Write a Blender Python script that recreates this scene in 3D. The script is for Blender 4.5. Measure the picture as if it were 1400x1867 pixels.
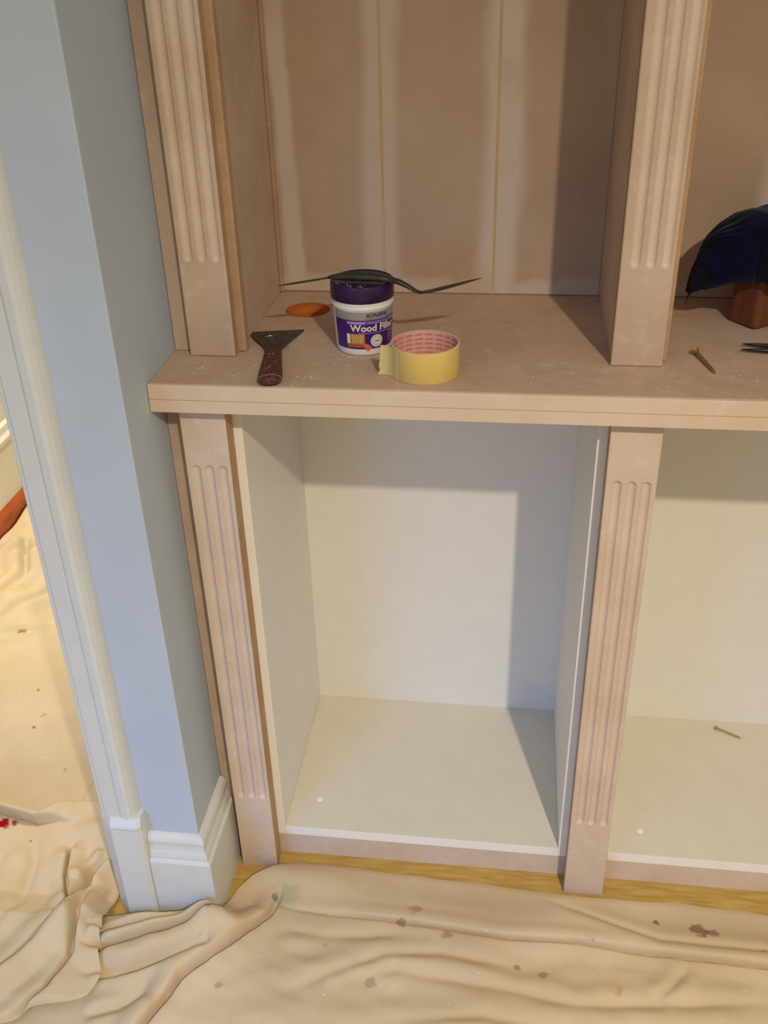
import bpy, bmesh, math, random
import numpy as np
from mathutils import Vector, Matrix

for o in list(bpy.data.objects): bpy.data.objects.remove(o)
S = bpy.context.scene
COL = S.collection

# ------------------------------------------------------------------ camera
cam_d = bpy.data.cameras.new('camera'); cam = bpy.data.objects.new('camera', cam_d); COL.objects.link(cam)
cam_d.sensor_fit = 'VERTICAL'; cam_d.sensor_height = 36.0; cam_d.lens = 1793.3 / 1867 * 36.0
cam_d.clip_start = 0.02
RT = Vector((0.99194342, 0.1242839, -0.02453098)); UP = Vector((-0.04231577, 0.50758955, 0.86055925)); FW = Vector((-0.11940533, 0.85258804, -0.50875928))
M = Matrix((RT, UP, -FW)).transposed().to_4x4(); M.translation = Vector((0.34798, -1.14813, 1.38753))
cam.matrix_world = M
S.camera = cam
# ------------------------------------------------------------------ world, lights, exposure
w = bpy.data.worlds.new('world'); S.world = w; w.use_nodes = True
w.node_tree.nodes['Background'].inputs[0].default_value = (0.94, 1.0, 0.92, 1)
w.node_tree.nodes['Background'].inputs[1].default_value = 0.385
def lamp(name, kind, loc, energy, color, **k):
    d = bpy.data.lights.new(name, kind); d.energy = energy; d.color = color
    for a, b in k.items(): setattr(d, a, b)
    o = bpy.data.objects.new(name, d); COL.objects.link(o); o.location = loc
    return o
# a recessed ceiling downlight (straight down) ahead and to the right, sky light falling in through a window on the left, another downlight in the hall and an added fill spot there
lamp('ceiling_downlight', 'SPOT', (1.02, -2.05, 2.48), 292, (1.0, 0.88, 0.70), shadow_soft_size=0.03, spot_size=math.radians(158), spot_blend=1.0)
win = lamp('window_daylight', 'AREA', (-1.0, -2.2, 1.30), 3.2, (0.12, 0.36, 1.0), shape='RECTANGLE', size=1.0, size_y=1.0, spread=math.radians(56))
win.rotation_euler = (Vector((-0.30, -0.2, 0.05)) - Vector((-1.0, -2.2, 1.30))).to_track_quat('-Z', 'Y').to_euler()
lamp('hall_downlight_and_fill', 'SPOT', (-0.85, 0.42, 2.38), 102, (1.0, 0.92, 0.72), shadow_soft_size=0.05, spot_size=math.radians(43), spot_blend=0.6)
lamp('hall_downlight_and_fill', 'SPOT', (-0.52, 1.30, 2.38), 130, (1.0, 0.93, 0.74), shadow_soft_size=0.05, spot_size=math.radians(52), spot_blend=0.6)  # fill spot added to brighten the cream hall wall
S.view_settings.view_transform = 'Standard'; S.view_settings.look = 'None'
S.view_settings.gamma = 1.0; S.view_settings.use_curve_mapping = False
S.view_settings.exposure = 0.0

# ------------------------------------------------------------------ materials
def lin(c):
    r = []
    for v in c:
        v /= 255.0
        r.append(v / 12.92 if v <= 0.04045 else ((v + 0.055) / 1.055) ** 2.4)
    return (*r, 1.0)
class NT:
    def __init__(s, name, rough=0.6, spec=0.3):
        s.m = bpy.data.materials.new(name); s.m.use_nodes = True; s.t = s.m.node_tree
        s.b = s.t.nodes['Principled BSDF']; s.b.inputs['Roughness'].default_value = rough
        s.b.inputs['Specular IOR Level'].default_value = spec
        s.co = s.n('ShaderNodeNewGeometry').outputs['Position']
    def n(s, typ, **k):
        x = s.t.nodes.new(typ)
        for a, b in k.items(): setattr(x, a, b)
        return x
    def l(s, a, b): s.t.links.new(a, b)
    def vec(s, scale):
        m = s.n('ShaderNodeMapping'); m.inputs['Scale'].default_value = scale if hasattr(scale, '__len__') else (scale,) * 3
        s.l(s.co, m.inputs['Vector']); return m.outputs[0]
    def noise(s, scale, detail=3.0, rough=0.55, stretch=(1, 1, 1)):
        x = s.n('ShaderNodeTexNoise'); x.inputs['Scale'].default_value = scale; x.inputs['Detail'].default_value = detail
        x.inputs['Roughness'].default_value = rough
        s.l(s.vec(stretch), x.inputs['Vector']); return x.outputs['Fac']
    def rng(s, v, a, b, c=0.0, d=1.0, smooth=True):
        x = s.n('ShaderNodeMapRange'); x.interpolation_type = 'SMOOTHSTEP' if smooth else 'LINEAR'
        for i, q in enumerate((a, b, c, d)): x.inputs[i + 1].default_value = q
        s.l(v, x.inputs[0]); return x.outputs[0]
    def mix(s, f, a, b):
        x = s.n('ShaderNodeMix', data_type='RGBA')
        for v, i in ((f, 0), (a, 6), (b, 7)):
            if isinstance(v, (int, float)): x.inputs[i].default_value = v
            elif isinstance(v, tuple): x.inputs[i].default_value = v
            else: s.l(v, x.inputs[i])
        return x.outputs[2]
    def math(s, op, a, b=None):
        x = s.n('ShaderNodeMath', operation=op)
        for v, i in ((a, 0), (b, 1)):
            if v is None: continue
            if isinstance(v, (int, float)): x.inputs[i].default_value = v
            else: s.l(v, x.inputs[i])
        return x.outputs[0]
    def sep(s):
        x = s.n('ShaderNodeSeparateXYZ'); s.l(s.co, x.inputs[0]); return x.outputs
    def col(s, c):
        if isinstance(c, tuple): s.b.inputs['Base Color'].default_value = c
        else: s.l(c, s.b.inputs['Base Color'])
        return s
    def bump(s, h, strength=0.2, dist=0.002):
        x = s.n('ShaderNodeBump'); x.inputs['Strength'].default_value = strength; x.inputs['Distance'].default_value = dist
        s.l(h, x.inputs['Height']); s.l(x.outputs[0], s.b.inputs['Normal']); return s
    def spot(s, c, spots, jag=0.012):
        """worn marks at set places on the surface: (x, y, z, radius, colour, strength)"""
        nz = s.noise(70, 3)
        for (x, y, z, r, cc, st) in spots:
            d = s.n('ShaderNodeVectorMath', operation='DISTANCE'); s.l(s.co, d.inputs[0]); d.inputs[1].default_value = (x, y, z)
            q = s.math('ADD', d.outputs['Value'], s.math('MULTIPLY', s.math('SUBTRACT', nz, 0.5), r * 1.8))
            c = s.mix(s.rng(q, r * 0.55, r, st, 0.0), c, lin(cc))
        return c

def plain(name, c, rough=0.5, spec=0.4, metal=0.0, var=0.08, scale=25):
    t = NT(name, rough, spec); t.b.inputs['Metallic'].default_value = metal
    a = lin(c); b = tuple(v * (1 - var) for v in a[:3]) + (1,)
    return t.col(t.mix(t.rng(t.noise(scale), 0.35, 0.65), a, b)).m
def mdf(name, a, b, dust=0.35):
    t = NT(name, 0.75, 0.2)
    c = t.mix(t.rng(t.noise(9, 4), 0.3, 0.7), lin(a), lin(b))
    c = t.mix(t.math('MULTIPLY', t.rng(t.noise(48, 6, 0.75), 0.50, 0.72), dust), c, lin((226, 214, 204)))
    c = t.mix(t.math('MULTIPLY', t.rng(t.noise(900, 2), 0.35, 0.75), 0.16), c, lin((150, 115, 88)))
    return t.col(c).bump(t.noise(700, 2), 0.12, 0.0006).m
MDF = mdf('mdf_face', (208, 182, 160), (196, 168, 146))
MDF_TOP = mdf('mdf_worktop', (196, 168, 146), (186, 155, 132), 0.26)
MDF_PIL = mdf('mdf_pilaster_face', (206, 180, 158), (196, 168, 144))
MDF_PIL_LOW = mdf('mdf_pilaster_pale', (216, 194, 174), (207, 182, 160), 0.45)  # paler board for the lower pilasters and plinths
MDF_FLUTE = mdf('mdf_flute_pale', (220, 199, 180), (210, 187, 166), 0.2)  # paler than the board face around the flutes
MDF_EDGE = mdf('mdf_cut_edge', (190, 155, 120), (177, 140, 104), 0.2)
MDF_BEAD = mdf('mdf_joint', (206, 172, 126), (196, 160, 112), 0.1)
MDF_LIP = mdf('mdf_lipping', (222, 200, 176), (214, 188, 162), 0.3)
MDF_GREY = mdf('mdf_scribe', (194, 171, 152), (182, 157, 138), 0.2)
def back_mat():
    t = NT('mdf_back_filled', 0.75, 0.2)
    c = t.mix(t.rng(t.noise(7, 4), 0.3, 0.7), lin((192, 164, 140)), lin((182, 152, 128)))
    x, y, z = t.sep()
    # white filler skimmed beside each joint
    nz = t.math('MULTIPLY', t.math('SUBTRACT', t.noise(9, 4, 0.6, (1, 1, 0.35)), 0.5), 0.05)
    xx = t.math('ADD', x, nz)
    tot = None
    for cx, hw, st in ((0.012, 0.020, 0.75), (0.155, 0.034, 0.55), (0.326, 0.040, 0.75), (0.475, 0.02, 0.12), (0.552, 0.02, 0.3), (0.712, 0.030, 0.7), (0.875, 0.03, 0.6)):
        f = t.rng(t.math('ABSOLUTE', t.math('SUBTRACT', xx, cx)), hw * 0.4, hw, st, 0.0)
        tot = f if tot is None else t.math('MAXIMUM', tot, f)
    f = t.rng(t.math('ADD', z, nz), 0.925, 0.94, 0.55, 0.0); tot = t.math('MAXIMUM', tot, f)
    tot = t.math('MULTIPLY', tot, t.rng(t.noise(14, 4), 0.2, 0.55, 0.45, 1.0))
    c = t.mix(tot, c, lin((216, 200, 182)))
    c = t.mix(t.math('MULTIPLY', t.rng(t.noise(900, 2), 0.35, 0.75), 0.14), c, lin((140, 110, 84)))
    return t.col(c).bump(t.noise(500, 2), 0.1, 0.0006).m
MDF_BACK = back_mat()
WHITE = plain('white_melamine', (232, 227, 217), 0.38, 0.4, var=0.02)
WHITE_CREAM = plain('white_melamine_cream', (222, 213, 194), 0.45, 0.35, var=0.03)  # even creamier tint for the cabinet floor panels
EDGEW = plain('white_edge_band', (244, 238, 230), 0.35, 0.4, var=0.02)
CAPW = plain('white_plastic_cap', (246, 244, 236), 0.3, 0.5, var=0.02)
def wall_mat():
    t = NT('pale_blue_grey_emulsion', 0.7, 0.25)
    return t.col(t.mix(t.rng(t.noise(5), 0.3, 0.7), lin((188, 196, 205)), lin((182, 190, 200)))).bump(t.noise(260, 3), 0.1, 0.0008).m
WALL = wall_mat()
HALLW = plain('hall_cream_paint', (244, 236, 216), 0.6, 0.25, var=0.02)
GLOSS = plain('white_gloss_trim', (216, 215, 208), 0.32, 0.45, var=0.03)
def wood_mat(name, a, b, stretch, rough=0.45, scale=14):
    t = NT(name, rough, 0.35)
    f = t.noise(scale, 5, 0.65, stretch)
    return t.col(t.mix(t.rng(f, 0.3, 0.7), lin(a), lin(b))).bump(f, 0.08, 0.001).m
FLOORW = wood_mat('oak_floor', (198, 165, 92), (174, 137, 64), (1, 9, 9), 0.45)
MAHOG = wood_mat('mahogany_stain', (172, 84, 34), (140, 60, 22), (8, 0.7, 8), 0.3)
HOLEW = wood_mat('sawn_hole_wall', (206, 118, 48), (182, 92, 30), (1, 1, 9), 0.6)
BLOCKW = wood_mat('brown_block_wood', (120, 70, 44), (94, 52, 32), (3, 3, 0.8), 0.4)
HANDLEW = plain('painted_wood_handle', (98, 52, 44), 0.5, 0.3, var=0.55, scale=160)
def sheet_mat(name, spots):
    t = NT(name, 0.92, 0.1)
    c = t.mix(t.rng(t.noise(4, 4), 0.3, 0.7), lin((214, 192, 158)), lin((202, 178, 142)))
    c = t.mix(t.math('MULTIPLY', t.rng(t.noise(11, 5, 0.65), 0.55, 0.75), 0.35), c, lin((188, 160, 122)))
    c = t.mix(t.math('MULTIPLY', t.rng(t.noise(34, 3), 0.70, 0.76), 0.5), c, lin((150, 116, 84)))
    c = t.mix(t.math('MULTIPLY', t.rng(t.noise(120, 1), 0.76, 0.80), 0.7), c, lin((240, 236, 226)))
    c = t.spot(c, spots)
    x = t.noise(800, 2, 0.5, (1, 0.25, 1)); y = t.noise(800, 2, 0.5, (0.25, 1, 1))
    return t.col(c).bump(t.math('ADD', x, y), 0.25, 0.0008).m
BR = (132, 96, 66)
SHEET_A = sheet_mat('calico_front', [
    (-0.075, -0.155, 0.04, .012, (112, 92, 78), .7), (-0.118, -0.186, 0.012, .006, (150, 70, 40), .9), (-0.10, -0.176, 0.012, .014, (150, 112, 74), .6),
    (0.02, -0.10, 0.012, .028, (158, 156, 124), .45), (0.0, -0.105, 0.012, .008, (110, 112, 92), .7),
    (0.62, -0.085, 0.015, .008, BR, .8), (0.685, -0.095, 0.015, .016, BR, .8), (0.705, -0.098, 0.015, .012, BR, .7), (0.57, -0.07, 0.015, .006, BR, .7),
    (0.235, -0.11, 0.012, .014, (160, 122, 88), .6), (0.215, -0.13, 0.012, .010, (140, 104, 72), .6), (0.29, -0.15, 0.01, .012, (156, 120, 84), .7),
    (0.30, -0.165, 0.01, .009, (150, 112, 78), .7), (0.40, -0.19, 0.01, .007, (150, 116, 84), .7), (0.44, -0.20, 0.01, .010, (146, 112, 80), .6),
    (0.33, -0.155, 0.01, .006, (246, 240, 230), .9), (0.18, -0.24, 0.01, .010, (150, 118, 84), .5), (0.55, -0.215, 0.01, .012, (196, 150, 96), .6),
    (-0.03, -0.22, 0.01, .008, (130, 120, 110), .6), (-0.05, -0.27, 0.01, .009, (128, 112, 96), .5)])
SHEET_B = sheet_mat('calico_hall', [
    (-0.528, 0.004, 0.004, .016, (150, 12, 22), 1.0), (-0.508, 0.007, 0.004, .010, (150, 12, 22), .9),
    (-0.80, 0.60, 0.01, .006, (110, 84, 60), .9), (-0.745, 0.55, 0.01, .012, (140, 104, 66), .8), (-0.62, 0.36, 0.01, .006, (130, 96, 62), .8),
    (-0.58, 0.25, 0.01, .006, (130, 96, 62), .8), (-0.46, -0.03, 0.01, .005, (130, 96, 62), .8)])
PURPLE = plain('purple_plastic', (42, 15, 60), 0.32, 0.5, var=0.15)
PLABEL = plain('purple_label', (72, 28, 110), 0.35, 0.45, var=0.05)
LILAC = plain('lilac_print', (176, 140, 200), 0.4, 0.4, var=0.03)
SILVER = plain('silver_label', (168, 166, 160), 0.35, 0.5, metal=0.25, var=0.12, scale=60)
TUBW = plain('white_tub_plastic', (232, 226, 214), 0.35, 0.45, var=0.02)
BLACK = plain('black_print', (28, 24, 24), 0.4, 0.3)
CREAM = plain('cream_print', (232, 224, 206), 0.45, 0.3, var=0.03)
TAN = plain('tan_print', (214, 158, 84), 0.45, 0.3, var=0.25, scale=200)
ORANGE = plain('brown_print', (176, 98, 40), 0.45, 0.3, var=0.2, scale=200)
SAGE = plain('sage_print', (176, 164, 116), 0.45, 0.3)
CORAL = plain('coral_print', (232, 98, 88), 0.45, 0.3, var=0.12, scale=300)
STEEL = plain('dark_stained_steel', (84, 78, 68), 0.42, 0.5, metal=0.6, var=0.45, scale=90)
STEELH = plain('dark_tool_handle', (62, 54, 44), 0.45, 0.4, metal=0.1, var=0.4, scale=120)
PLIER = plain('blackened_steel', (58, 52, 48), 0.45, 0.4, metal=0.6, var=0.3, scale=120)
TAPE = plain('masking_tape_yellow', (224, 192, 112), 0.6, 0.25, var=0.05)
TAPEL = plain('masking_tape_loose', (218, 196, 134), 0.65, 0.25, var=0.05)
CORE = plain('pink_card_core', (226, 172, 160), 0.7, 0.2, var=0.05)
RED = plain('red_core_print', (196, 62, 66), 0.6, 0.2)
BRASS = plain('yellow_zinc', (190, 160, 96), 0.32, 0.5, metal=0.75, var=0.2, scale=200)
CLOTH = None
def cloth_mat():
    t = NT('navy_cloth', 0.95, 0.05)
    c = t.mix(t.rng(t.noise(30, 4), 0.35, 0.65), lin((14, 15, 44)), lin((9, 10, 27)))
    t.b.inputs['Sheen Weight'].default_value = 0.1
    return t.col(c).bump(t.noise(900, 2), 0.4, 0.001).m
CLOTH = cloth_mat()
CRUMB = plain('dry_filler', (236, 228, 216), 0.8, 0.2)

# ------------------------------------------------------------------ builders
def wl(o):
    p = o; v = Vector((0, 0, 0))
    while p is not None: v += Vector(p.location); p = p.parent
    return v
def mesh(name, V, F, mat, parent=None, smooth=False, loc=None, midx=None):
    """vertices are given in room coordinates"""
    V = np.asarray(V, float)
    base = np.array(wl(parent)) if parent is not None else np.zeros(3)
    org = np.array(loc) if loc is not None else base
    me = bpy.data.meshes.new(name); me.from_pydata((V - org).tolist(), [], [tuple(map(int, f)) for f in F])
    for m in (mat if isinstance(mat, (list, tuple)) else [mat]): me.materials.append(m)
    if midx is not None: me.polygons.foreach_set('material_index', midx)
    if smooth is True: me.polygons.foreach_set('use_smooth', [True] * len(F))
    elif smooth: me.polygons.foreach_set('use_smooth', smooth)
    me.update()
    o = bpy.data.objects.new(name, me); COL.objects.link(o)
    if parent is not None: o.parent = parent
    o.location = (org - base) if parent is not None else org
    return o
def from_bm(name, bm, mat, parent=None, smooth=False):
    bmesh.ops.recalc_face_normals(bm, faces=bm.faces)
    bm.verts.index_update()
    V = [v.co[:] for v in bm.verts]; F = [[v.index for v in f.verts] for f in bm.faces]; bm.free()
    return mesh(name, V, F, mat, parent, smooth)
def box(name, x0, x1, y0, y1, z0, z1, mat, parent=None, bev=0.0008, seg=2):
    bm = bmesh.new(); bmesh.ops.create_cube(bm, size=1)
    for v in bm.verts:
        v.co = ((x0 if v.co.x < 0 else x1), (y0 if v.co.y < 0 else y1), (z0 if v.co.z < 0 else z1))
    if bev: bmesh.ops.bevel(bm, geom=bm.edges[:], offset=bev, segments=seg, affect='EDGES', profile=0.5)
    return from_bm(name, bm, mat, parent)
def empty(name, loc, label=None, cat=None, group=None, kind=None):
    o = bpy.data.objects.new(name, None); COL.objects.link(o); o.location = loc; o.empty_display_size = 0.02
    return tag(o, label, cat, group, kind)
def tag(o, label=None, cat=None, group=None, kind=None):
    for k, v in (('label', label), ('category', cat), ('group', group), ('kind', kind)):
        if v: o[k] = v
    return o
def struct(o, label, cat=None): return tag(o, label, cat, None, 'structure')
def extrude_profile(name, P, a, b, axis, mat, parent=None, flip=False, miter=(0, 0), smooth=False):
    """P: list of (d, z); d is the distance out of the wall; runs from a to b; axis gives (x, y) maps"""
    V = []; n = len(P)
    for k, e in enumerate((a, b)):
        for (dd, z) in P:
            x, y = axis(e + miter[k] * dd, dd); V.append((x, y, z))
    F = [[i, (i + 1) % n, n + (i + 1) % n, n + i] for i in range(n)] + [list(range(n))[::-1], list(range(n, 2 * n))]
    bm = bmesh.new(); vs = [bm.verts.new(v) for v in V]
    for f in F: bm.faces.new([vs[i] for i in f])
    return from_bm(name, bm, mat, parent)
def lathe(name, prof, c, mat, parent=None, seg=64, close=False):
    V = []; F = []; n = len(prof)
    for i in range(seg):
        a = 2 * math.pi * i / seg
        for (r, z) in prof: V.append((c[0] + r * math.cos(a), c[1] + r * math.sin(a), c[2] + z))
    for i in range(seg):
        j = (i + 1) % seg
        for k in range(n - 1 + (1 if close else 0)):
            k2 = (k + 1) % n
            F.append([i * n + k, j * n + k, j * n + k2, i * n + k2])
    bm = bmesh.new(); vs = [bm.verts.new(v) for v in V]
    for f in F: bm.faces.new([vs[i] for i in f])
    bmesh.ops.remove_doubles(bm, verts=bm.verts[:], dist=1e-6)
    bmesh.ops.dissolve_degenerate(bm, edges=bm.edges[:], dist=1e-7)
    o = from_bm(name, bm, mat, parent, False)
    me = o.data; me.polygons.foreach_set('use_smooth', [True] * len(me.polygons)); me.set_sharp_from_angle(angle=math.radians(35))
    return o
def sweep(name, pts, mat, parent=None, seg=10, up=Vector((0, 0, 1))):
    """pts: (position, half width, half height); an oval section carried along"""
    V = []; F = []; n = len(pts)
    for i, (p, a, b) in enumerate(pts):
        p = Vector(p); q0 = Vector(pts[max(i - 1, 0)][0]); q1 = Vector(pts[min(i + 1, n - 1)][0])
        t = (q1 - q0).normalized(); s = t.cross(up).normalized(); u = s.cross(t).normalized()
        for k in range(seg):
            an = 2 * math.pi * k / seg; V.append(tuple(p + s * a * math.cos(an) + u * b * math.sin(an)))
    for i in range(n - 1):
        for k in range(seg): F.append([i * seg + k, i * seg + (k + 1) % seg, (i + 1) * seg + (k + 1) % seg, (i + 1) * seg + k])
    F += [list(range(seg))[::-1], [(n - 1) * seg + k for k in range(seg)]]
    bm = bmesh.new(); vs = [bm.verts.new(v) for v in V]
    for f in F: bm.faces.new([vs[i] for i in f])
    o = from_bm(name, bm, mat, parent); o.data.polygons.foreach_set('use_smooth', [len(f.vertices) == 4 for f in o.data.polygons]); return o

# ------------------------------------------------------------------ measured room (metres; floor z = 0, cabinet front y = 0)
W = 0.464; D = 0.3373; ZB = 0.0657; H = 0.8706; T = 0.0368; ZT = H + T; YO = -0.0598
XN = -0.0994; YN = -0.1351; YB = 0.3136; TOP = 2.25
PL = (-0.0715, -0.0105); PR = (0.4755, 0.5385); PE = (1.0205, 1.0825); XE = 1.115

# ------------------------------------------------------------------ setting
struct(box('floor', -1.3, 1.9, -3.4, 1.6, -0.03, 0.0, FLOORW, bev=0), 'yellow oak coloured floor showing under the cabinets', 'floor')
struct(box('wall_back', XN, 1.9, 0.345, 0.40, 0, 2.5, WALL, bev=0), 'pale wall behind the bookcases', 'wall')
struct(box('wall_left', -0.236, XN, YN, 0.345, 0, 2.5, WALL, bev=0.002), 'pale blue grey wall end between doorway and fitted cabinets', 'wall')
struct(box('wall_front', -1.9, -1.04, YN, 0.0, 0, 2.5, WALL, bev=0), 'pale wall on the far side of the doorway', 'wall')
struct(box('wall_lintel', -1.04, -0.236, YN, 0.0, 2.05, 2.5, WALL, bev=0), 'pale wall above the doorway', 'wall')
struct(box('wall_side_blocker', -1.9, -1.84, -3.4, YN, 0, 2.5, WALL, bev=0), 'unseen pale side wall added to shut out light from the left', 'wall')  # unseen wall added to block ambient light from the left
struct(box('wall_hall', -1.08, -1.022, 0.0, 1.75, 0, 2.5, HALLW, bev=0), 'cream hall wall seen through the doorway', 'wall')
struct(box('wall_hall_end', -1.08, 0.4, 1.70, 1.75, 0, 2.5, HALLW, bev=0), 'cream end wall of the hall', 'wall')
# hall skirting with a stained wooden strip at its foot
hs = [(0, 0.0), (0.016, 0.0), (0.016, 0.205), (0.020, 0.212), (0.020, 0.222), (0.012, 0.232), (0.010, 0.25), (0, 0.256)]
struct(extrude_profile('baseboard_hall', hs, 0.0, 1.70, lambda e, d_: (-1.022 + d_, e), HALLW), 'tall cream skirting board in the hall', 'skirting')
ms = [(0, 0), (0.024, 0), (0.024, 0.034), (0.020, 0.043), (0.012, 0.050), (0, 0.054)]
struct(extrude_profile('trim_3', ms, 0.0, 1.70, lambda e, d_: (-1.006 + d_, e), MAHOG), 'reddish brown stained wood strip along the hall skirting', 'trim')
# doorway trim
struct(box('door_lining', -0.2475, -0.236, YN - 0.001, 0.0, 0, 2.05, GLOSS, bev=0.001), 'white door lining of the doorway', 'door lining')
ap = [(-0.2440, 0), (-0.2440, 0.012), (-0.2425, 0.0135), (-0.2375, 0.0135), (-0.2365, 0.0165), (-0.2345, 0.0175), (-0.2145, 0.0185), (-0.2128, 0.0165), (-0.2112, 0.0185),
      (-0.2080, 0.0205), (-0.1985, 0.0215), (-0.1935, 0.0195), (-0.1890, 0.0130), (-0.1865, 0.006), (-0.1855, 0)]
bm = bmesh.new(); lo = [bm.verts.new((x, YN - d_, 0.224)) for x, d_ in ap]; hi = [bm.verts.new((x, YN - d_, 2.1)) for x, d_ in ap]
for i in range(len(ap)):
    j = (i + 1) % len(ap); bm.faces.new((lo[i], lo[j], hi[j], hi[i]))
bm.faces.new(lo[::-1]); bm.faces.new(hi)
struct(from_bm('trim_1', bm, GLOSS), 'white moulded door architrave with grooved face', 'architrave')
# plinth block under the architrave, its outer corner cut off
bp = [(-0.2500, 0.0), (-0.2500, 0.006), (-0.2270, 0.0275), (-0.1855, 0.0275), (-0.1800, 0.022), (-0.1800, 0.0)]
bm = bmesh.new()
rings = []
for z, sc in ((0.0, 1.0), (0.213, 1.0), (0.2165, 1.04), (0.220, 1.0), (0.232, 0.72)):
    rings.append([bm.verts.new((-0.215 + (x + 0.215) * (1 if sc >= 1 else 0.98), YN - d_ * sc, z)) for x, d_ in bp])
for a, b in zip(rings[:-1], rings[1:]):
    for i in range(len(bp)):
        j = (i + 1) % len(bp); bm.faces.new((a[i], a[j], b[j], b[i]))
bm.faces.new(rings[0][::-1]); bm.faces.new(rings[-1])
struct(from_bm('trim_2', bm, GLOSS), 'white plinth block at the foot of the architrave', 'plinth block')
sp = [(0, 0.0), (0.018, 0.0), (0.018, 0.134), (0.0165, 0.137), (0.0135, 0.139), (0.0135, 0.144), (0.012, 0.150), (0.0095, 0.156), (0.0085, 0.162), (0.0085, 0.168), (0.0105, 0.171), (0.0105, 0.175), (0.008, 0.181), (0.004, 0.1845), (0, 0.186)]
struct(extrude_profile('baseboard_front', sp, -0.1795, XN, lambda e, d_: (e, YN - d_), GLOSS, miter=(0, 1)), 'short white moulded skirting beside the plinth block', 'skirting')
struct(extrude_profile('baseboard_side', sp, YN, -0.0105, lambda e, d_: (XN + d_, e), GLOSS, miter=(-1, 0)), 'white moulded skirting on the wall return beside the pilaster', 'skirting')

# ------------------------------------------------------------------ base cabinets
def cabinet(x0, label, caps, right=False):
    g = 0.018; x1 = x0 + W
    t = empty('base_cabinet', ((x0 + x1) / 2, D / 2, 0), label, 'cabinet', 'white base cabinets under the worktop')
    for a, b in ((x0 - g, x0), (x1, x1 + g)): box('side_panel', a, b, 0, D + 0.006, ZB - g, H - 0.001, WHITE, t)
    box('bottom_panel', x0, x1, 0, D, ZB - g, ZB, WHITE_CREAM, t)
    for a, b in ((x0 - g, x0), (x1, x1 + g)): box('edge_band', a, b, -0.0009, -0.0001, ZB - g, H - 0.001, EDGEW, t, bev=0.0003)
    box('edge_band', x0 + 0.0002, x1 - 0.0002, -0.0009, -0.0001, ZB - g, ZB, EDGEW, t, bev=0.0003)
    box('back_panel', x0, x1, D, D + 0.006, ZB - g, H - 0.001, WHITE, t, bev=0)
    box('top_panel', x0, x1, 0.03, D, H - g, H - 0.001, WHITE, t)
    tag(box('plinth', x0 - g + 0.0005, x1 + g - 0.0005, 0.001, 0.019, 0.0, ZB - g - 0.0005, MDF_PIL_LOW, t), 'raw board plinth under the white carcass')
    for cx, cy in caps:
        lathe('cover_cap', [(0.0, 0.0012), (0.004, 0.0011), (0.0055, 0.0004), (0.0055, -0.0004)], (cx, cy, ZB), CAPW, t, 20)
    return t
cabinet(0.0, 'open white base cabinet between the two lower fluted pilasters', [(0.0486, 0.0655)])
cabinet(0.5445, 'open white base cabinet right of the middle pilaster, screw on its floor', [(0.602, 0.0508)])

# ------------------------------------------------------------------ fluted pilasters
def fluted(name, x0, x1, yf, yb, z0, z1, fz0, fz1, mat, parent, off=0.001):
    """routed board: flutes are cut 5 mm deep with rounded ends"""
    cx = (x0 + x1) / 2; fl = [cx + off + k * 0.0182 for k in (-1, 0, 1)]
    R = 0.0062; dep = 0.0048
    xs = [x0, x0 + 0.0006, x0 + 0.0016]
    n = 74; xs += list(np.linspace(x0 + 0.003, x1 - 0.003, n)) + [x1 - 0.0016, x1 - 0.0006, x1]
    def span(a): return [a - 0.004] + list(np.linspace(a - 0.001, a + 0.009, 13))
    zs = [z0, z0 + 0.0006, z0 + 0.0016]
    if fz0 > z0 + 0.01: zs += span(fz0)
    e = [2 * fz1 - q for q in span(fz1)][::-1] if fz1 < z1 - 0.01 else []
    za = zs[-1]; zb_ = e[0] if e else z1 - 0.002
    zs += list(np.linspace(za, zb_, 24)[1:(-1 if e else None)]) + e + [z1 - 0.0016, z1 - 0.0006, z1]
    xs = np.array(xs); zs = np.array(sorted(set(round(float(q), 6) for q in zs)))
    X, Z = np.meshgrid(xs, zs)
    dp = np.zeros_like(X)
    for f in fl:
        zc = np.clip(Z, fz0 + R, fz1 - R); dd = np.hypot(X - f, Z - zc)
        dp = np.maximum(dp, np.maximum(0, np.sqrt(np.maximum(0, R * R - dd * dd)) - (R - dep)))
    dg = dp.copy()
    eb = np.minimum(np.minimum(X - x0, x1 - X), np.minimum(Z - z0, z1 - Z))
    dp += np.where(eb < 0.0003, 0.0014, np.where(eb < 0.0009, 0.0004, 0))
    Y = yf + dp
    nz, nx = X.shape
    V = np.stack([X, Y, Z], -1).reshape(-1, 3).tolist(); F = []; mi = []; sm = []
    for i in range(nz - 1):
        for j in range(nx - 1):
            a = i * nx + j; F.append((a, a + 1, a + nx + 1, a + nx)); mi.append(2 if dg[i:i + 2, j:j + 2].mean() > 0.0009 else 0); sm.append(True)
    b = len(V); ys = yf + 0.0014
    for (x, y, z) in ((x0, ys, z0), (x1, ys, z0), (x1, ys, z1), (x0, ys, z1), (x0, yb, z0), (x1, yb, z0), (x1, yb, z1), (x0, yb, z1)): V.append((x, y, z))
    for q in ((0, 4, 5, 1), (1, 5, 6, 2), (2, 6, 7, 3), (3, 7, 4, 0), (4, 7, 6, 5)):
        F.append(tuple(b + k for k in q)); mi.append(1); sm.append(False)
    return mesh(name, V, F, [mat, MDF_EDGE, MDF_FLUTE], parent, sm, midx=mi)
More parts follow.
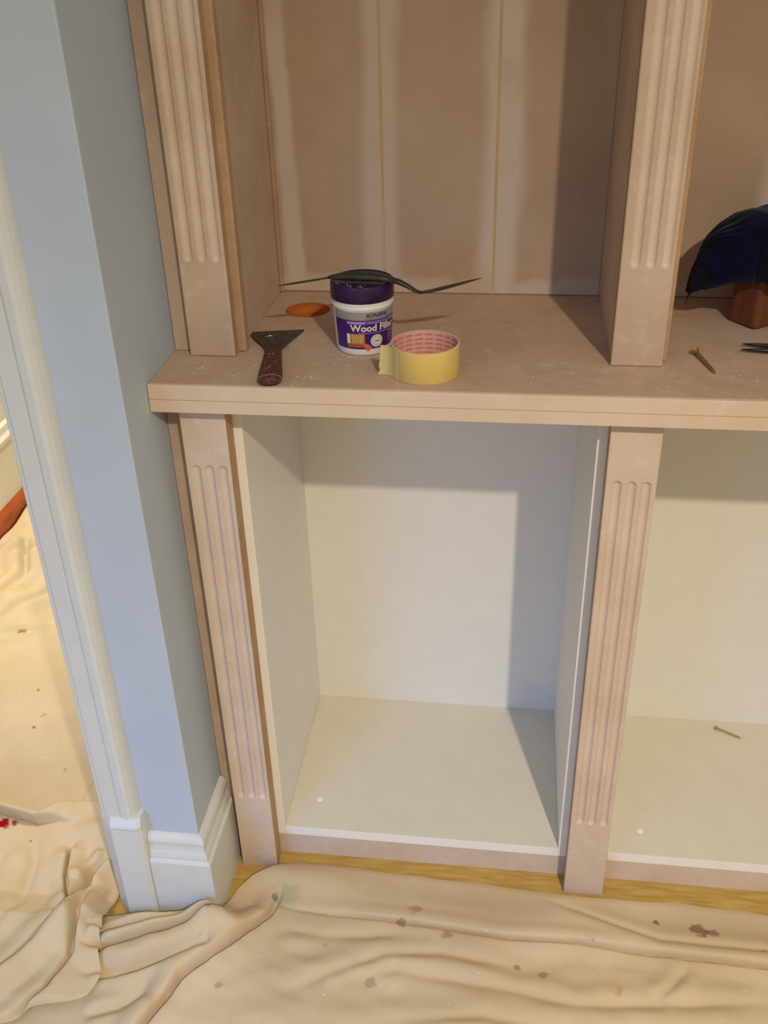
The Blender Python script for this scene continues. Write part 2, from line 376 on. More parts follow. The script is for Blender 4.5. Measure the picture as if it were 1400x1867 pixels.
def pilaster(xr, lower, label, grp):
    x0, x1 = xr
    if lower:
        t = empty('fluted_pilaster', ((x0 + x1) / 2, -0.02, 0), label, 'pilaster', grp)
        fluted('fluted_board', x0, x1, -0.0361, -0.0180, 0.0005, H - 0.0005, 0.166, 0.7835, MDF_PIL_LOW, t)
        box('backing_strip', x0 + 0.0012, x1 - 0.0012, -0.0178, -0.0012, 0.0005, H - 0.0005, MDF_EDGE, t)
    else:
        t = empty('fluted_pilaster', ((x0 + x1) / 2, 0.05, ZT), label, 'pilaster', grp)
        fluted('fluted_board', x0, x1, 0.0393, 0.0573, ZT + 0.0005, TOP, 1.033, TOP - 0.12, MDF_PIL, t, 0.0035 if x0 > 0.2 else 0.001)
    return t
GP = 'fluted pilasters on the cabinet fronts'
pilaster(PL, True, 'lower fluted pilaster beside the white skirting, left of the cabinet', GP)
pilaster(PR, True, 'lower fluted pilaster between the two white cabinets', GP)
pilaster(PE, True, 'lower fluted pilaster at the far right end', GP)
pilaster(PL, False, 'upper fluted pilaster nearest the doorway wall, standing on the worktop', GP)
pilaster(PR, False, 'upper fluted pilaster in the middle, standing on the worktop beside the blue cloth', GP)
pilaster(PE, False, 'upper fluted pilaster at the far right end of the worktop', GP)
tag(box('scribe_strip', XN + 0.0008, PL[0] + 0.004, -0.0088, 0.008, 0.0, H - 0.0005, MDF_GREY), 'narrow raw board strip between wall and lower left pilaster', 'filler strip', 'scribe strips at the wall')
tag(box('scribe_strip', XN + 0.0008, PL[0] + 0.004, 0.0585, 0.0765, ZT + 0.0005, TOP, MDF_GREY), 'narrow raw board strip between wall and upper left pilaster', 'filler strip', 'scribe strips at the wall')

# ------------------------------------------------------------------ worktop, two boards thick, with a cable hole
wt = empty('worktop', (0.5, 0.1, H), 'raw board worktop with pale front edge and round cable hole', 'worktop')
HC = (0.0500, 0.2300); HR = 0.0330
def board_hole(name, x0, x1, y0, y1, z0, z1, mat, parent):
    n = 64; bm = bmesh.new(); c = 0.0012
    for zz, fl in ((z1, False), (z0, True)):
        cc = c if not fl else 0.0006
        o = [bm.verts.new(p) for p in ((x0, y0 + cc, zz), (x1, y0 + cc, zz), (x1, y1, zz), (x0, y1, zz))]
        i_ = [bm.verts.new((HC[0] + HR * math.cos(2 * math.pi * k / n), HC[1] + HR * math.sin(2 * math.pi * k / n), zz)) for k in range(n)]
        ed = [bm.edges.new((o[k], o[(k + 1) % 4])) for k in range(4)] + [bm.edges.new((i_[k], i_[(k + 1) % n])) for k in range(n)]
        bmesh.ops.triangle_fill(bm, use_beauty=True, use_dissolve=False, edges=ed)
        if not fl: ot = o
        else: ob = o
    f = [bm.verts.new(p) for p in ((x0, y0, z0 + 0.0006), (x1, y0, z0 + 0.0006), (x1, y0, z1 - c), (x0, y0, z1 - c))]
    bm.faces.new(f); bm.faces.new((f[3], f[2], ot[1], ot[0])); bm.faces.new((ob[0], ob[1], f[1], f[0]))
    bm.faces.new((ot[1], ot[2], ob[2], ob[1])); bm.faces.new((ot[2], ot[3], ob[3], ob[2])); bm.faces.new((ot[3], ot[0], ob[0], ob[3]))
    return from_bm(name, bm, mat, parent)
board_hole('upper_board', XN + 0.0008, XE, -0.0535, 0.344, H + 0.0186, ZT, MDF_TOP, wt)
board_hole('lower_board', XN + 0.0008, XE, -0.0535, 0.344, H, H + 0.0182, MDF, wt)
box('edge_lipping', XN + 0.0008, XE, YO, -0.0536, H + 0.0170, ZT + 0.0003, MDF_LIP, wt, bev=0.0012)
box('edge_lipping', XN + 0.0008, XE, YO, -0.0536, H, H + 0.0168, MDF_LIP, wt, bev=0.0007)
lathe('cable_hole_wall', [(HR - 0.0003, ZT - 0.0004), (HR - 0.0003, H + 0.0002), (HR + 0.0006, H + 0.0002), (HR + 0.0006, ZT - 0.0004)], (HC[0], HC[1], 0), HOLEW, wt, 64, True)

# ------------------------------------------------------------------ bookcases on the worktop
def bookcase(xa, xb, label):
    """xa, xb: faces of the two face strips"""
    t = empty('bookcase', ((xa + xb) / 2, 0.2, ZT), label, 'bookcase', 'tall raw board bookcases on the worktop')
    z0 = ZT + 0.0005
    box('side_panel', xa - 0.027, xa - 0.009, 0.0763, 0.325, z0, TOP, MDF, t)
    box('side_panel', xb + 0.0075, xb + 0.0255, 0.0763, 0.325, z0, TOP, MDF, t)
    tag(box('face_strip', xa - 0.029, xa + 0.0005, 0.0578, 0.076, z0, TOP, MDF_EDGE, t, bev=0.002), 'orange brown cut edge of the bookcase side')
    tag(box('face_strip', xb + 0.0070, xb + 0.029, 0.0578, 0.076, z0, TOP, MDF_EDGE, t, bev=0.002), 'orange brown cut edge of the bookcase side')
    box('quadrant_bead', xa - 0.009, xa - 0.003, 0.3075, 0.3135, z0, TOP, MDF_EDGE, t, bev=0.002)
    ed = [xa - 0.0088] + [xa + 0.1545, xa + 0.319] + [xb + 0.0088]
    for a, b in zip(ed[:-1], ed[1:]):
        box('back_board', a + 0.0004, b - 0.0004, YB, YB + 0.012, z0, TOP, MDF_BACK, t, bev=0.0018, seg=1)
    for a in ed[1:-1]: box('joint_bead', a - 0.0016, a + 0.0016, YB + 0.0006, YB + 0.004, z0, TOP, MDF_BEAD, t, bev=0)
    box('top_panel', xa - 0.009, xb + 0.009, 0.0763, 0.3133, TOP - 0.02, TOP - 0.001, MDF, t)
    return t
bookcase(0.0, 0.470, 'tall raw board bookcase bay standing behind the tub of wood filler')
bookcase(0.546, 1.016, 'tall raw board bookcase bay right of the middle pilaster, behind the blue cloth')

# ------------------------------------------------------------------ tub of wood filler
TC = (0.1545, 0.0885)
def tub_r(z):                                    # z above the worktop
    return 0.0362 + (0.0394 - 0.0362) * min(1, max(0, z / 0.062))
tub = empty('filler_tub', (TC[0], TC[1], ZT), 'small white tub of wood filler with purple label and lid', 'tub')
lathe('body', [(0.0, 0.0006), (0.0335, 0.0004), (0.0352, 0.0012), (0.0362, 0.0035)] + [(tub_r(z), z) for z in (0.01, 0.03, 0.05, 0.0615)] +
      [(0.0404, 0.0625), (0.0408, 0.0645), (0.0404, 0.0660), (0.0396, 0.0668), (0.0402, 0.0676), (0.0402, 0.074), (0.0, 0.074)], (TC[0], TC[1], ZT), TUBW, tub, 96)
lid = lathe('lid', [(0.0396, 0.0715), (0.0412, 0.0715), (0.0416, 0.0725), (0.0416, 0.0900), (0.0408, 0.0924), (0.0390, 0.0934), (0.0376, 0.0930), (0.0366, 0.0922), (0.0, 0.0922)], (TC[0], TC[1], ZT), PURPLE, tub, 96)
random.seed(4)
bm = bmesh.new()
for k in range(26):
    a = random.uniform(math.radians(190), math.radians(285)); r = random.uniform(0.026, 0.0405)
    zz = 0.0924 if r < 0.036 else 0.0936
    r = min(r, 0.0392)
    m_ = bmesh.ops.create_icosphere(bm, subdivisions=1, radius=random.uniform(0.0003, 0.0008))
    bmesh.ops.scale(bm, vec=(1.2, 0.9, 0.5), verts=m_['verts']); bmesh.ops.translate(bm, vec=(TC[0] + r * math.cos(a), TC[1] + r * math.sin(a), ZT + zz), verts=m_['verts'])
tag(from_bm('filler_specks', bm, CRUMB, lid), kind='stuff')
def cyl(th, z, off):
    r = tub_r(z) + off; return (TC[0] + r * math.sin(th), TC[1] - r * math.cos(th), ZT + z)
def patch(name, th0, th1, z0, z1, off, mat, parent, zc=None):
    """a thin printed patch wrapped round the tub; angles in degrees from the front"""
    n = max(2, int(abs(th1 - th0) / 2.5)); m = 6; V = []; F = []
    for j in range(m + 1):
        for i in range(n + 1): V.append(cyl(math.radians(th0 + (th1 - th0) * i / n), z0 + (z1 - z0) * j / m, off))
    for j in range(m):
        for i in range(n): a = j * (n + 1) + i; F.append((a, a + 1, a + n + 2, a + n + 1))
    return mesh(name, V, F, mat, parent, True)
def disc(name, th, z, r0, r1, off, mat, parent, sx=1.0, n=40):
    V = []; F = []; th = math.radians(th)
    for k in range(n):
        a = 2 * math.pi * k / n
        for r in (r0, (r0 + r1) / 2, r1): V.append(cyl(th + r * sx * math.cos(a) / 0.038, z + r * math.sin(a), off))
    for k in range(n):
        j = (k + 1) % n
        for q in (0, 1): F.append((k * 3 + q, k * 3 + q + 1, j * 3 + q + 1, j * 3 + q))
    return mesh(name, V, F, mat, parent, True)
def flat_text(s, width, height, shear=0.0, bold=0.0):
    cu = bpy.data.curves.new('txt', 'FONT'); cu.body = s; cu.size = 1.0; cu.offset = bold; cu.shear = shear; cu.resolution_u = 3
    o = bpy.data.objects.new('txt', cu); COL.objects.link(o); dg = bpy.context.evaluated_depsgraph_get()
    me = bpy.data.meshes.new_from_object(o.evaluated_get(dg))
    bm = bmesh.new(); bm.from_mesh(me); bmesh.ops.triangulate(bm, faces=bm.faces[:])
    V = np.array([v.co[:2] for v in bm.verts]); F = [[v.index for v in f.verts] for f in bm.faces]; bm.free()
    bpy.data.objects.remove(o); bpy.data.curves.remove(cu); bpy.data.meshes.remove(me)
    V -= V.min(0); V /= V.max(0); V *= (width, height)
    return V, F
def tub_text(name, s, th0, th1, z0, h, off, mat, parent, shear=0.0, bold=0.0):
    wd = math.radians(th1 - th0); V, F = flat_text(s, wd, h, shear, bold)
    return mesh(name, [cyl(math.radians(th0) + a, z0 + b, off) for a, b in V], F, mat, parent)
lab = patch('label', -57, 150, 0.0098, 0.0605, 0.0002, PLABEL, tub)
patch('silver_band', -57, 150, 0.0495, 0.0605, 0.0004, SILVER, lab)
tub_text('brand_lettering', 'RONSEAL', 14, 60, 0.0532, 0.0050, 0.0007, BLACK, lab, 0.25, 0.02)
patch('thin_rule', 12, 75, 0.0508, 0.0515, 0.0006, plain('grey_rule', (110, 104, 98), 0.5), lab)
patch('lilac_strip', -24, 100, 0.0443, 0.0478, 0.0005, LILAC, lab)
tub_text('strip_lettering', 'MULTI-PURPOSE', 12, 66, 0.0448, 0.0026, 0.0008, PLABEL, lab, 0, 0.02)
tub_text('title_lettering', 'Wood Filler', -18, 81, 0.0342, 0.0094, 0.0007, CREAM, lab, 0, 0.025)
for k in range(14): patch('small_print', -2 + k * 5.6, 2.6 + k * 5.6, 0.0316, 0.0326, 0.0006, LILAC, lab)
pic = patch('picture', -26, 10, 0.0125, 0.0308, 0.0005, TAN, lab)
patch('picture_stile', -26, -19, 0.0135, 0.0308, 0.0007, CREAM, pic)
patch('picture_groove', -18, -16.5, 0.0125, 0.0308, 0.0008, ORANGE, pic)
patch('picture_rail', -26, 10, 0.0125, 0.0178, 0.0009, ORANGE, pic)
disc('picture_knot', -4, 0.0240, 0.0002, 0.0032, 0.0009, SAGE, pic)
V = []; F = []
for i in range(9):                                # pointing finger in the picture
    f = i / 8; th = 6 + 15 * f; z = 0.0190 - 0.0095 * f; hw = 0.0012 + 0.0026 * min(1, f * 1.6)
    for s_ in (-1, 1): V.append(cyl(math.radians(th + s_ * hw / 0.038 * 40), z + s_ * hw * 0.7, 0.0012))
for i in range(8): F.append((2 * i, 2 * i + 2, 2 * i + 3, 2 * i + 1))
mesh('picture_finger', V, F, CORAL, pic, True)
bad = disc('badge', 35, 0.0205, 0.0002, 0.0086, 0.0005, CREAM, lab)
disc('badge_ring', 35, 0.0205, 0.0050, 0.0053, 0.0008, SAGE, bad)
for k in range(22):
    a = 2 * math.pi * k / 22; disc('badge_mark', 35 + math.degrees(0.0068 * math.cos(a) / 0.038), 0.0205 + 0.0068 * math.sin(a), 0.0001, 0.0006, 0.0008, SAGE, bad, n=8)
for k in range(3): disc('badge_mark', 32 + k * 3, 0.0205, 0.0001, 0.0008, 0.0008, BLACK, bad, 1.2, n=8)
for k in range(4): patch('side_print', 64, 80 - k * 3, 0.0285 - k * 0.0042, 0.0300 - k * 0.0042, 0.0006, LILAC, lab)

# ------------------------------------------------------------------ double ended tool lying across the lid
Z0 = ZT + 0.0934
tool = empty('filling_tool', (0.155, 0.072, Z0), 'dark double-ended filling tool lying across the purple lid', 'tool')
hp = [((0.112, 0.076, Z0 + 0.0040), 0.0022, 0.0016), ((0.120, 0.0757, Z0 + 0.0050), 0.0050, 0.0032), ((0.132, 0.075, Z0 + 0.0062), 0.0068, 0.0052), ((0.150, 0.074, Z0 + 0.0066), 0.0075, 0.0060),
      ((0.170, 0.073, Z0 + 0.0062), 0.0073, 0.0056), ((0.186, 0.072, Z0 + 0.0050), 0.0065, 0.0045), ((0.198, 0.0715, Z0 + 0.0030), 0.0056, 0.0038)]
sweep('handle', hp, STEELH, tool, 14)
sweep('neck', [((0.196, 0.0715, Z0 + 0.0034), 0.0050, 0.0038), ((0.206, 0.071, Z0 + 0.0008), 0.0046, 0.0036), ((0.216, 0.0705, Z0 - 0.0040), 0.0044, 0.0030), ((0.226, 0.070, Z0 - 0.0098), 0.0048, 0.0020), ((0.233, 0.070, Z0 - 0.0122), 0.0056, 0.0011)], STEELH, tool, 14)
sweep('blade', [((0.231, 0.070, Z0 - 0.0122), 0.0054, 0.0010), ((0.245, 0.070, Z0 - 0.0098), 0.0068, 0.0011), ((0.262, 0.070, Z0 - 0.0055), 0.0075, 0.0011), ((0.280, 0.070, Z0 - 0.0005), 0.0068, 0.0009), ((0.296, 0.070, Z0 + 0.0042), 0.0045, 0.0006), ((0.310, 0.070, Z0 + 0.0080), 0.0010, 0.0003)], STEEL, tool, 12)
sweep('blade', [((0.115, 0.076, Z0 + 0.0042), 0.0024, 0.0014), ((0.100, 0.075, Z0 + 0.0016), 0.0040, 0.0008), ((0.082, 0.074, Z0 - 0.0012), 0.0050, 0.0006), ((0.064, 0.073, Z0 - 0.0040), 0.0044, 0.0005), ((0.047, 0.072, Z0 - 0.0066), 0.0012, 0.0003)], STEEL, tool, 12)

# ------------------------------------------------------------------ scraper
sa = Vector((0.0237, 0.1365, 0)); sd = Vector((0.0345, -0.1945, 0)).normalized(); sn = Vector((-sd.y, sd.x, 0)); sn = sn if sn.x > 0 else -sn
scr = empty('paint_scraper', (0.045, 0.02, ZT), 'rusty wide bladed scraper lying with its handle at the worktop edge', 'scraper')
def sp_(u, v, z): p = sa + sd * u + sn * v; return (p.x, p.y, ZT + z)
out = [(0.0, -0.0375), (-0.001, 0.0), (-0.002, 0.0385), (0.004, 0.0375), (0.030, 0.0280), (0.055, 0.0185), (0.074, 0.0125), (0.088, 0.0105), (0.110, 0.0085),
       (0.110, -0.0085), (0.088, -0.0105), (0.074, -0.0130), (0.055, -0.0195), (0.032, -0.0300), (0.012, -0.0365)]
bm = bmesh.new()
def bz(u): return 0.0006 + 0.0058 * max(0, (u - 0.0)) / 0.095
lo = [bm.verts.new(sp_(u, v, bz(u) - 0.0005)) for u, v in out]; hi = [bm.verts.new(sp_(u, v, bz(u) + 0.0007)) for u, v in out]
bm.faces.new(lo[::-1]); bm.faces.new(hi)
for i in range(len(out)): j = (i + 1) % len(out); bm.faces.new((lo[i], lo[j], hi[j], hi[i]))
bl = from_bm('blade', bm, STEEL, scr)
hd = [(0.090, 0.0095, 0.0028), (0.093, 0.0110, 0.0044), (0.102, 0.0116, 0.0056), (0.118, 0.0121, 0.0062), (0.138, 0.0132, 0.0066), (0.160, 0.0146, 0.0068), (0.180, 0.0151, 0.0068), (0.190, 0.0147, 0.0065), (0.195, 0.0122, 0.0050), (0.1965, 0.006, 0.0024)]
hdl = sweep('handle', [(sp_(u, 0.0005 * u, 0.0071), a, b) for u, a, b in hd], HANDLEW, scr, 18)
sweep('handle_ring', [(sp_(u, 0, 0.0071), a, b) for u, a, b in ((0.1862, 0.0149, 0.0066), (0.1866, 0.0153, 0.0070), (0.1884, 0.0152, 0.0069), (0.1888, 0.0146, 0.0064))], plain('worn_end_ring', (130, 122, 108), 0.5, var=0.4, scale=200), hdl, 18)
random.seed(9); bm = bmesh.new()
for (u, v, r) in [(0.022, -0.008, 0.0026), (0.0235, -0.0055, 0.0016), (0.024, -0.014, 0.0010), (0.0255, -0.011, 0.0012), (0.012, 0.02, 0.001), (0.03, 0.012, 0.0008), (0.045, -0.004, 0.0009), (0.009, -0.02, 0.0007)]:
    m_ = bmesh.ops.create_icosphere(bm, subdivisions=1, radius=r); bmesh.ops.scale(bm, vec=(1, 1, 0.25), verts=m_['verts']); bmesh.ops.translate(bm, vec=sp_(u, v, bz(u) + 0.0007), verts=m_['verts'])
for k in range(16):
    u = random.uniform(0.11, 0.18); v = random.uniform(-0.008, 0.008)
    m_ = bmesh.ops.create_icosphere(bm, subdivisions=1, radius=random.uniform(0.0004, 0.0010)); bmesh.ops.scale(bm, vec=(1, 1, 0.4), verts=m_['verts'])
    bmesh.ops.translate(bm, vec=sp_(u, v, 0.0071 + 0.0066 * math.sqrt(max(0, 1 - (v / 0.0135) ** 2))), verts=m_['verts'])
tag(from_bm('filler_specks', bm, CRUMB, scr), kind='stuff')

# ------------------------------------------------------------------ roll of masking tape with a loose end
KC = (0.2440, 0.0053); KR = 0.0432; KH = 0.0400
tape = empty('masking_tape_roll', (KC[0], KC[1], ZT), 'yellow masking tape roll standing in front of the filler tub', 'tape roll')
lathe('tape', [(KR - 0.0014, 0.0004), (KR - 0.0002, 0.0004), (KR, 0.0008), (KR, KH - 0.0004), (KR - 0.0003, KH), (KR - 0.0014, KH)], (KC[0], KC[1], ZT), TAPE, tape, 96, True)
core = lathe('core', [(KR - 0.0029, 0.0006), (KR - 0.00145, 0.0006), (KR - 0.00145, KH - 0.0002), (KR - 0.0018, KH + 0.0001), (KR - 0.0026, KH + 0.0001), (KR - 0.0029, KH - 0.0003)], (KC[0], KC[1], ZT), CORE, tape, 96, True)
tV, tF = flat_text('LAZON', 0.0100, 0.0024, 0.0, 0.02); V = []; F = []
ri = KR - 0.0031
for row in range(6):
    for k in range(19):
        b = len(V); a0 = 2 * math.pi * k / 19 + (row % 2) * 0.02
        for (x, y) in tV:
            a = a0 - x / ri; V.append((KC[0] + ri * math.cos(a), KC[1] + ri * math.sin(a), ZT + 0.0035 + row * 0.0060 + y))
        F += [[b + q for q in f] for f in tF]
mesh('core_print', V, F, RED, core)
# loose end: leaves the roll tangentially on the near left side
a0 = math.radians(203); V = []; F = []; n = 22; m = 14; random.seed(2)
tx, ty = math.sin(a0), -math.cos(a0)            # tangent, heading back and left
jag = [random.uniform(-0.0012, 0.0012) for _ in range(m + 1)]
for side in (0.0, 0.00025):
    for i in range(n + 1):
        f = i / n
        for j in range(m + 1):
            g = j / m
            L = 0.040 * f
            if i == n: L += jag[j]
            if i > n - 6: L += 0.004 * (0.6 - g) * (i - n + 6) / 6
            # first it hugs the roll, then bends outwards to the left
            if L < 0.012:
                a = math.radians(228) - L / KR; rr = KR + 0.0003 + side
                x = KC[0] + rr * math.cos(a); y = KC[1] + rr * math.sin(a)
            else:
                a = math.radians(228) - 0.012 / KR; q = L - 0.012
                dx, dy = math.sin(a), -math.cos(a)
                x = KC[0] + (KR + 0.0003 + side) * math.cos(a) + dx * q - 0.10 * q * q / 0.028 * 1.2; y = KC[1] + (KR + 0.0003 + side) * math.sin(a) + dy * q - 0.5 * q * q / 0.028
            zz = ZT + 0.0006 + (KH - 0.0012) * g
            V.append((x, y, zz))
nn = (n + 1) * (m + 1)
for s_ in (0, 1):
    for i in range(n):
        for j in range(m): a = s_ * nn + i * (m + 1) + j; F.append((a, a + 1, a + m + 2, a + m + 1))
mesh('loose_end', V, F, TAPEL, tape, True)

# ------------------------------------------------------------------ wooden block with a blue cloth thrown over it
bc = Vector((0.676, 0.174)); e1 = Vector((-0.57, 0.82)).normalized() * 0.052; e2 = Vector((0.82, 0.57)).normalized() * 0.085
blk = empty('wooden_block', (0.70, 0.22, ZT), 'brown wooden block standing under the navy cloth', 'block')
bm = bmesh.new(); q = [bc, bc + e2, bc + e2 + e1, bc + e1]
lo = [bm.verts.new((p.x, p.y, ZT + 0.0004)) for p in q]; hi = [bm.verts.new((p.x, p.y, ZT + 0.128)) for p in q]
bm.faces.new(lo[::-1]); bm.faces.new(hi)
for i in range(4): j = (i + 1) % 4; bm.faces.new((lo[i], lo[j], hi[j], hi[i]))
bmesh.ops.bevel(bm, geom=bm.edges[:], offset=0.008, segments=4, affect='EDGES', profile=0.5)
from_bm('body', bm, BLOCKW, blk)
# thin tan slab painted as the bright lit patch of the right face
nrm = Vector((e2.y, -e2.x)).normalized()
p0 = bc + e2 * 0.26; p1 = bc + e2 * 0.86
bm = bmesh.new()
vs = [bm.verts.new((p.x, p.y, z)) for p, z in ((p0, ZT + 0.016), (p1, ZT + 0.016), (p1, ZT + 0.075), (p0, ZT + 0.075))]
vf = [bm.verts.new((v.co.x + nrm.x * 0.0015, v.co.y + nrm.y * 0.0015, v.co.z)) for v in vs]
bm.faces.new(vf); bm.faces.new(vs[::-1])
for i in range(4): j = (i + 1) % 4; bm.faces.new((vs[i], vs[j], vf[j], vf[i]))
tag(from_bm('lit_patch', bm, TAN, blk), 'pale yellow slab painted as the lit patch of the block')
cx_ = [0.586, 0.590, 0.598, 0.606, 0.622, 0.640, 0.660, 0.690, 0.730, 0.765, 0.790, 0.800]
ct = [0.964, 0.990, 1.016, 1.030, 1.043, 1.054, 1.059, 1.061, 1.054, 1.020, 0.960, 0.920]
cbm = [0.952, 0.955, 0.960, 0.965, 0.974, 0.979, 0.979, 0.977, 0.962, 0.935, 0.918, 0.912]
chd = [0.004, 0.010, 0.020, 0.027, 0.036, 0.044, 0.054, 0.066, 0.074, 0.062, 0.044, 0.030]
cyc = [0.196, 0.196, 0.198, 0.200, 0.204, 0.208, 0.214, 0.222, 0.226, 0.226, 0.226, 0.226]
nu, nv = 90, 60; V = []; F = []
for i in range(nu + 1):
    x = 0.586 + (0.800 - 0.586) * i / nu
    zt_, zb_, hd_, yc_ = (np.interp(x, cx_, a) for a in (ct, cbm, chd, cyc))
    for j in range(nv + 1):
        a = math.pi * j / nv; s_ = -math.cos(a)                # -1 front hem, +1 back hem
        z = zb_ + (zt_ - zb_) * (math.sin(a) ** 0.55)
        y = yc_ + hd_ * math.copysign(abs(s_) ** 0.8, s_) * (1 + (0.12 * math.sin(x * 120 + 1.2) if x > 0.66 else 0.0))
        f = 0.0022 * math.sin(x * 150 + 7 * s_ + 40 * z) * abs(s_) + 0.0034 * math.sin(x * 70 + z * 75 + 1.0)
        z2 = z + 0.0026 * math.sin(x * 88 + j * 0.22 + 0.6) * math.sin(a) + (0.0007 * math.sin(x * 640) if j in (0, nv) else 0)
        V.append((x + 0.002 * math.sin(z * 220 + j), y + f, z2))
for i in range(nu):
    for j in range(nv): a = i * (nv + 1) + j; F.append((a, a + 1, a + nv + 2, a + nv + 1))
cl = mesh('cloth', V, F, CLOTH, None, True, loc=(0.70, 0.22, ZT + 0.135))
so = cl.modifiers.new('thickness', 'SOLIDIFY'); so.thickness = 0.0016; so.offset = 0
tag(cl, 'crumpled navy blue cloth draped over the wooden block', 'cloth')
for k, (dx, dz, ln) in enumerate(((0, 0, 0.020), (0.003, 0.001, 0.012), (0.006, 0.002, 0.009))):
    p = (0.5865 + dx, 0.194 + 0.003 * k, 0.957 + dz)
    sweep('loose_thread', [(p, 0.0010, 0.0010), ((p[0] - 0.001, p[1] - 0.001, p[2] - ln * 0.6), 0.0006, 0.0006), ((p[0] - 0.0035, p[1] - 0.002, p[2] - ln), 0.0003, 0.0003)], CLOTH, cl, 6, up=Vector((0, 1, 0)))

# ------------------------------------------------------------------ pliers with pointed jaws at the right edge
pl = empty('pointed_pliers', (0.72, 0.095, ZT), 'dark pointed pliers lying open beside the wooden block', 'pliers')
zq = ZT + 0.0050
sweep('jaw', [((0.6490, 0.1140, zq), 0.0008, 0.0008), ((0.664, 0.1118, zq), 0.0022, 0.0022), ((0.690, 0.1070, zq), 0.0032, 0.0036), ((0.715, 0.1010, zq), 0.0050, 0.0044), ((0.728, 0.0965, zq), 0.0075, 0.0046)], PLIER, pl, 10)
sweep('jaw', [((0.6435, 0.0940, zq), 0.0008, 0.0008), ((0.660, 0.0925, zq), 0.0022, 0.0022), ((0.690, 0.0905, zq), 0.0032, 0.0036), ((0.715, 0.0925, zq), 0.0050, 0.0044), ((0.728, 0.0960, zq), 0.0075, 0.0046)], PLIER, pl, 10)
lathe('pivot', [(0, 0.0112), (0.004, 0.0110), (0.0055, 0.0095), (0.0055, 0.0004), (0, 0.0004)], (0.727, 0.0963, ZT), STEEL, pl, 20)
sweep('handle', [((0.724, 0.099, zq), 0.0060, 0.0045), ((0.745, 0.086, zq), 0.0050, 0.0045), ((0.785, 0.076, zq), 0.0055, 0.0045), ((0.830, 0.078, zq), 0.0045, 0.0042)], PLIER, pl, 10)
sweep('handle', [((0.724, 0.094, zq), 0.0060, 0.0045), ((0.745, 0.107, zq), 0.0050, 0.0045), ((0.785, 0.118, zq), 0.0055, 0.0045), ((0.830, 0.117, zq), 0.0045, 0.0042)], PLIER, pl, 10)

# ------------------------------------------------------------------ screws
def screw(p0, p1, z, r, label, mat):
    """head at p0, point at p1, lying on a surface at height z"""
    a = Vector((*p0, 0)); b = Vector((*p1, 0)); d_ = (b - a); L = d_.length; d_.normalize()
    hr = r * 2.15
    def at(u, tilt): p = a + d_ * u; return (p.x, p.y, z + hr * (1 - u / L) + r * 0.5 * (u / L) + 0.0002)
    t = empty('screw', (a.x, a.y, z), label, 'screw', 'loose screws')
    sweep('head', [(at(0, 0), hr * 0.96, hr * 0.96), (at(r * 0.15, 0), hr, hr), (at(r * 0.45, 0), hr * 0.98, hr * 0.98), (at(r * 0.6, 0), hr * 0.86, hr * 0.86), (at(r * 1.9, 0), r * 1.05, r * 1.05), (at(r * 2.4, 0), r * 0.9, r * 0.9)], mat, t, 16)
    pts = []; n = 40
    for k in range(n + 1):
        u = r * 2.0 + (L - r * 2.0) * k / n
        rr = r * (1.0 if k % 2 else 0.78) * (1 if k < n - 4 else max(0.25, (n - k) / 4))
        pts.append((at(u, 0), rr, rr))
    sweep('threaded_shank', pts, mat, t, 12)
    return t
screw((0.5848, 0.0850), (0.6005, 0.0195), ZT, 0.0024, 'brass coloured screw lying on the worktop beside the middle pilaster', BRASS)
screw((0.7655, 0.3145), (0.8110, 0.2925), ZB, 0.0020, 'brass coloured screw lying on the floor of the white cabinet', BRASS)

# crumbs of dry filler scattered on the worktop
random.seed(21); bm = bmesh.new()
spots = [(0.0, -0.02), (0.005, -0.026), (0.06, 0.09), (0.13, 0.045), (0.15, 0.046), (0.10, -0.02), (0.11, -0.03), (-0.05, -0.02), (-0.04, 0.0), (0.075, -0.045), (0.085, -0.05), (0.62, 0.02), (0.63, 0.03), (0.54, -0.02)]
for k in range(120):
    x, y = random.choice(spots) if k < 90 else (random.uniform(-0.08, 0.7), random.uniform(-0.045, 0.03))
    x += random.gauss(0, 0.006); y += random.gauss(0, 0.005)
    if y < -0.05 or y > 0.3: continue
    m_ = bmesh.ops.create_icosphere(bm, subdivisions=1, radius=random.uniform(0.0003, 0.0009)); bmesh.ops.scale(bm, vec=(random.uniform(1, 2.5), 1, 0.35), verts=m_['verts'])
    bmesh.ops.translate(bm, vec=(x, y, ZT + 0.0002), verts=m_['verts'])
tag(from_bm('filler_crumbs', bm, CRUMB), 'tiny white crumbs of dry filler scattered on the worktop', 'crumbs', None, 'stuff')

# ------------------------------------------------------------------ dust sheets
def sdist(X, Y, P):
    """signed distance to a polyline (left of its direction positive) and a fade towards its ends"""
    best = np.full(X.shape, 9.0); sg = np.zeros(X.shape); tt = np.zeros(X.shape)
    P = np.array(P); L = np.hypot(*np.diff(P, axis=0).T); cum = np.r_[0, np.cumsum(L)]
    for k in range(len(P) - 1):
        ax, ay = P[k]; dx, dy = P[k + 1] - P[k]; l2 = dx * dx + dy * dy
        t = ((X - ax) * dx + (Y - ay) * dy) / l2; tc = np.clip(t, 0, 1)
        ex = X - ax - tc * dx; ey = Y - ay - tc * dy; d_ = np.hypot(ex, ey); m = d_ < best
        best = np.where(m, d_, best); sg = np.where(m, np.sign(dx * ey - dy * ex), sg); tt = np.where(m, (cum[k] + tc * L[k]) / cum[-1], tt)
    fade = np.clip(np.minimum(tt, 1 - tt) * 6, 0, 1)
    return best * np.where(sg == 0, 1, sg), fade
def g(s, w_): return np.exp(-(s / w_) ** 2)
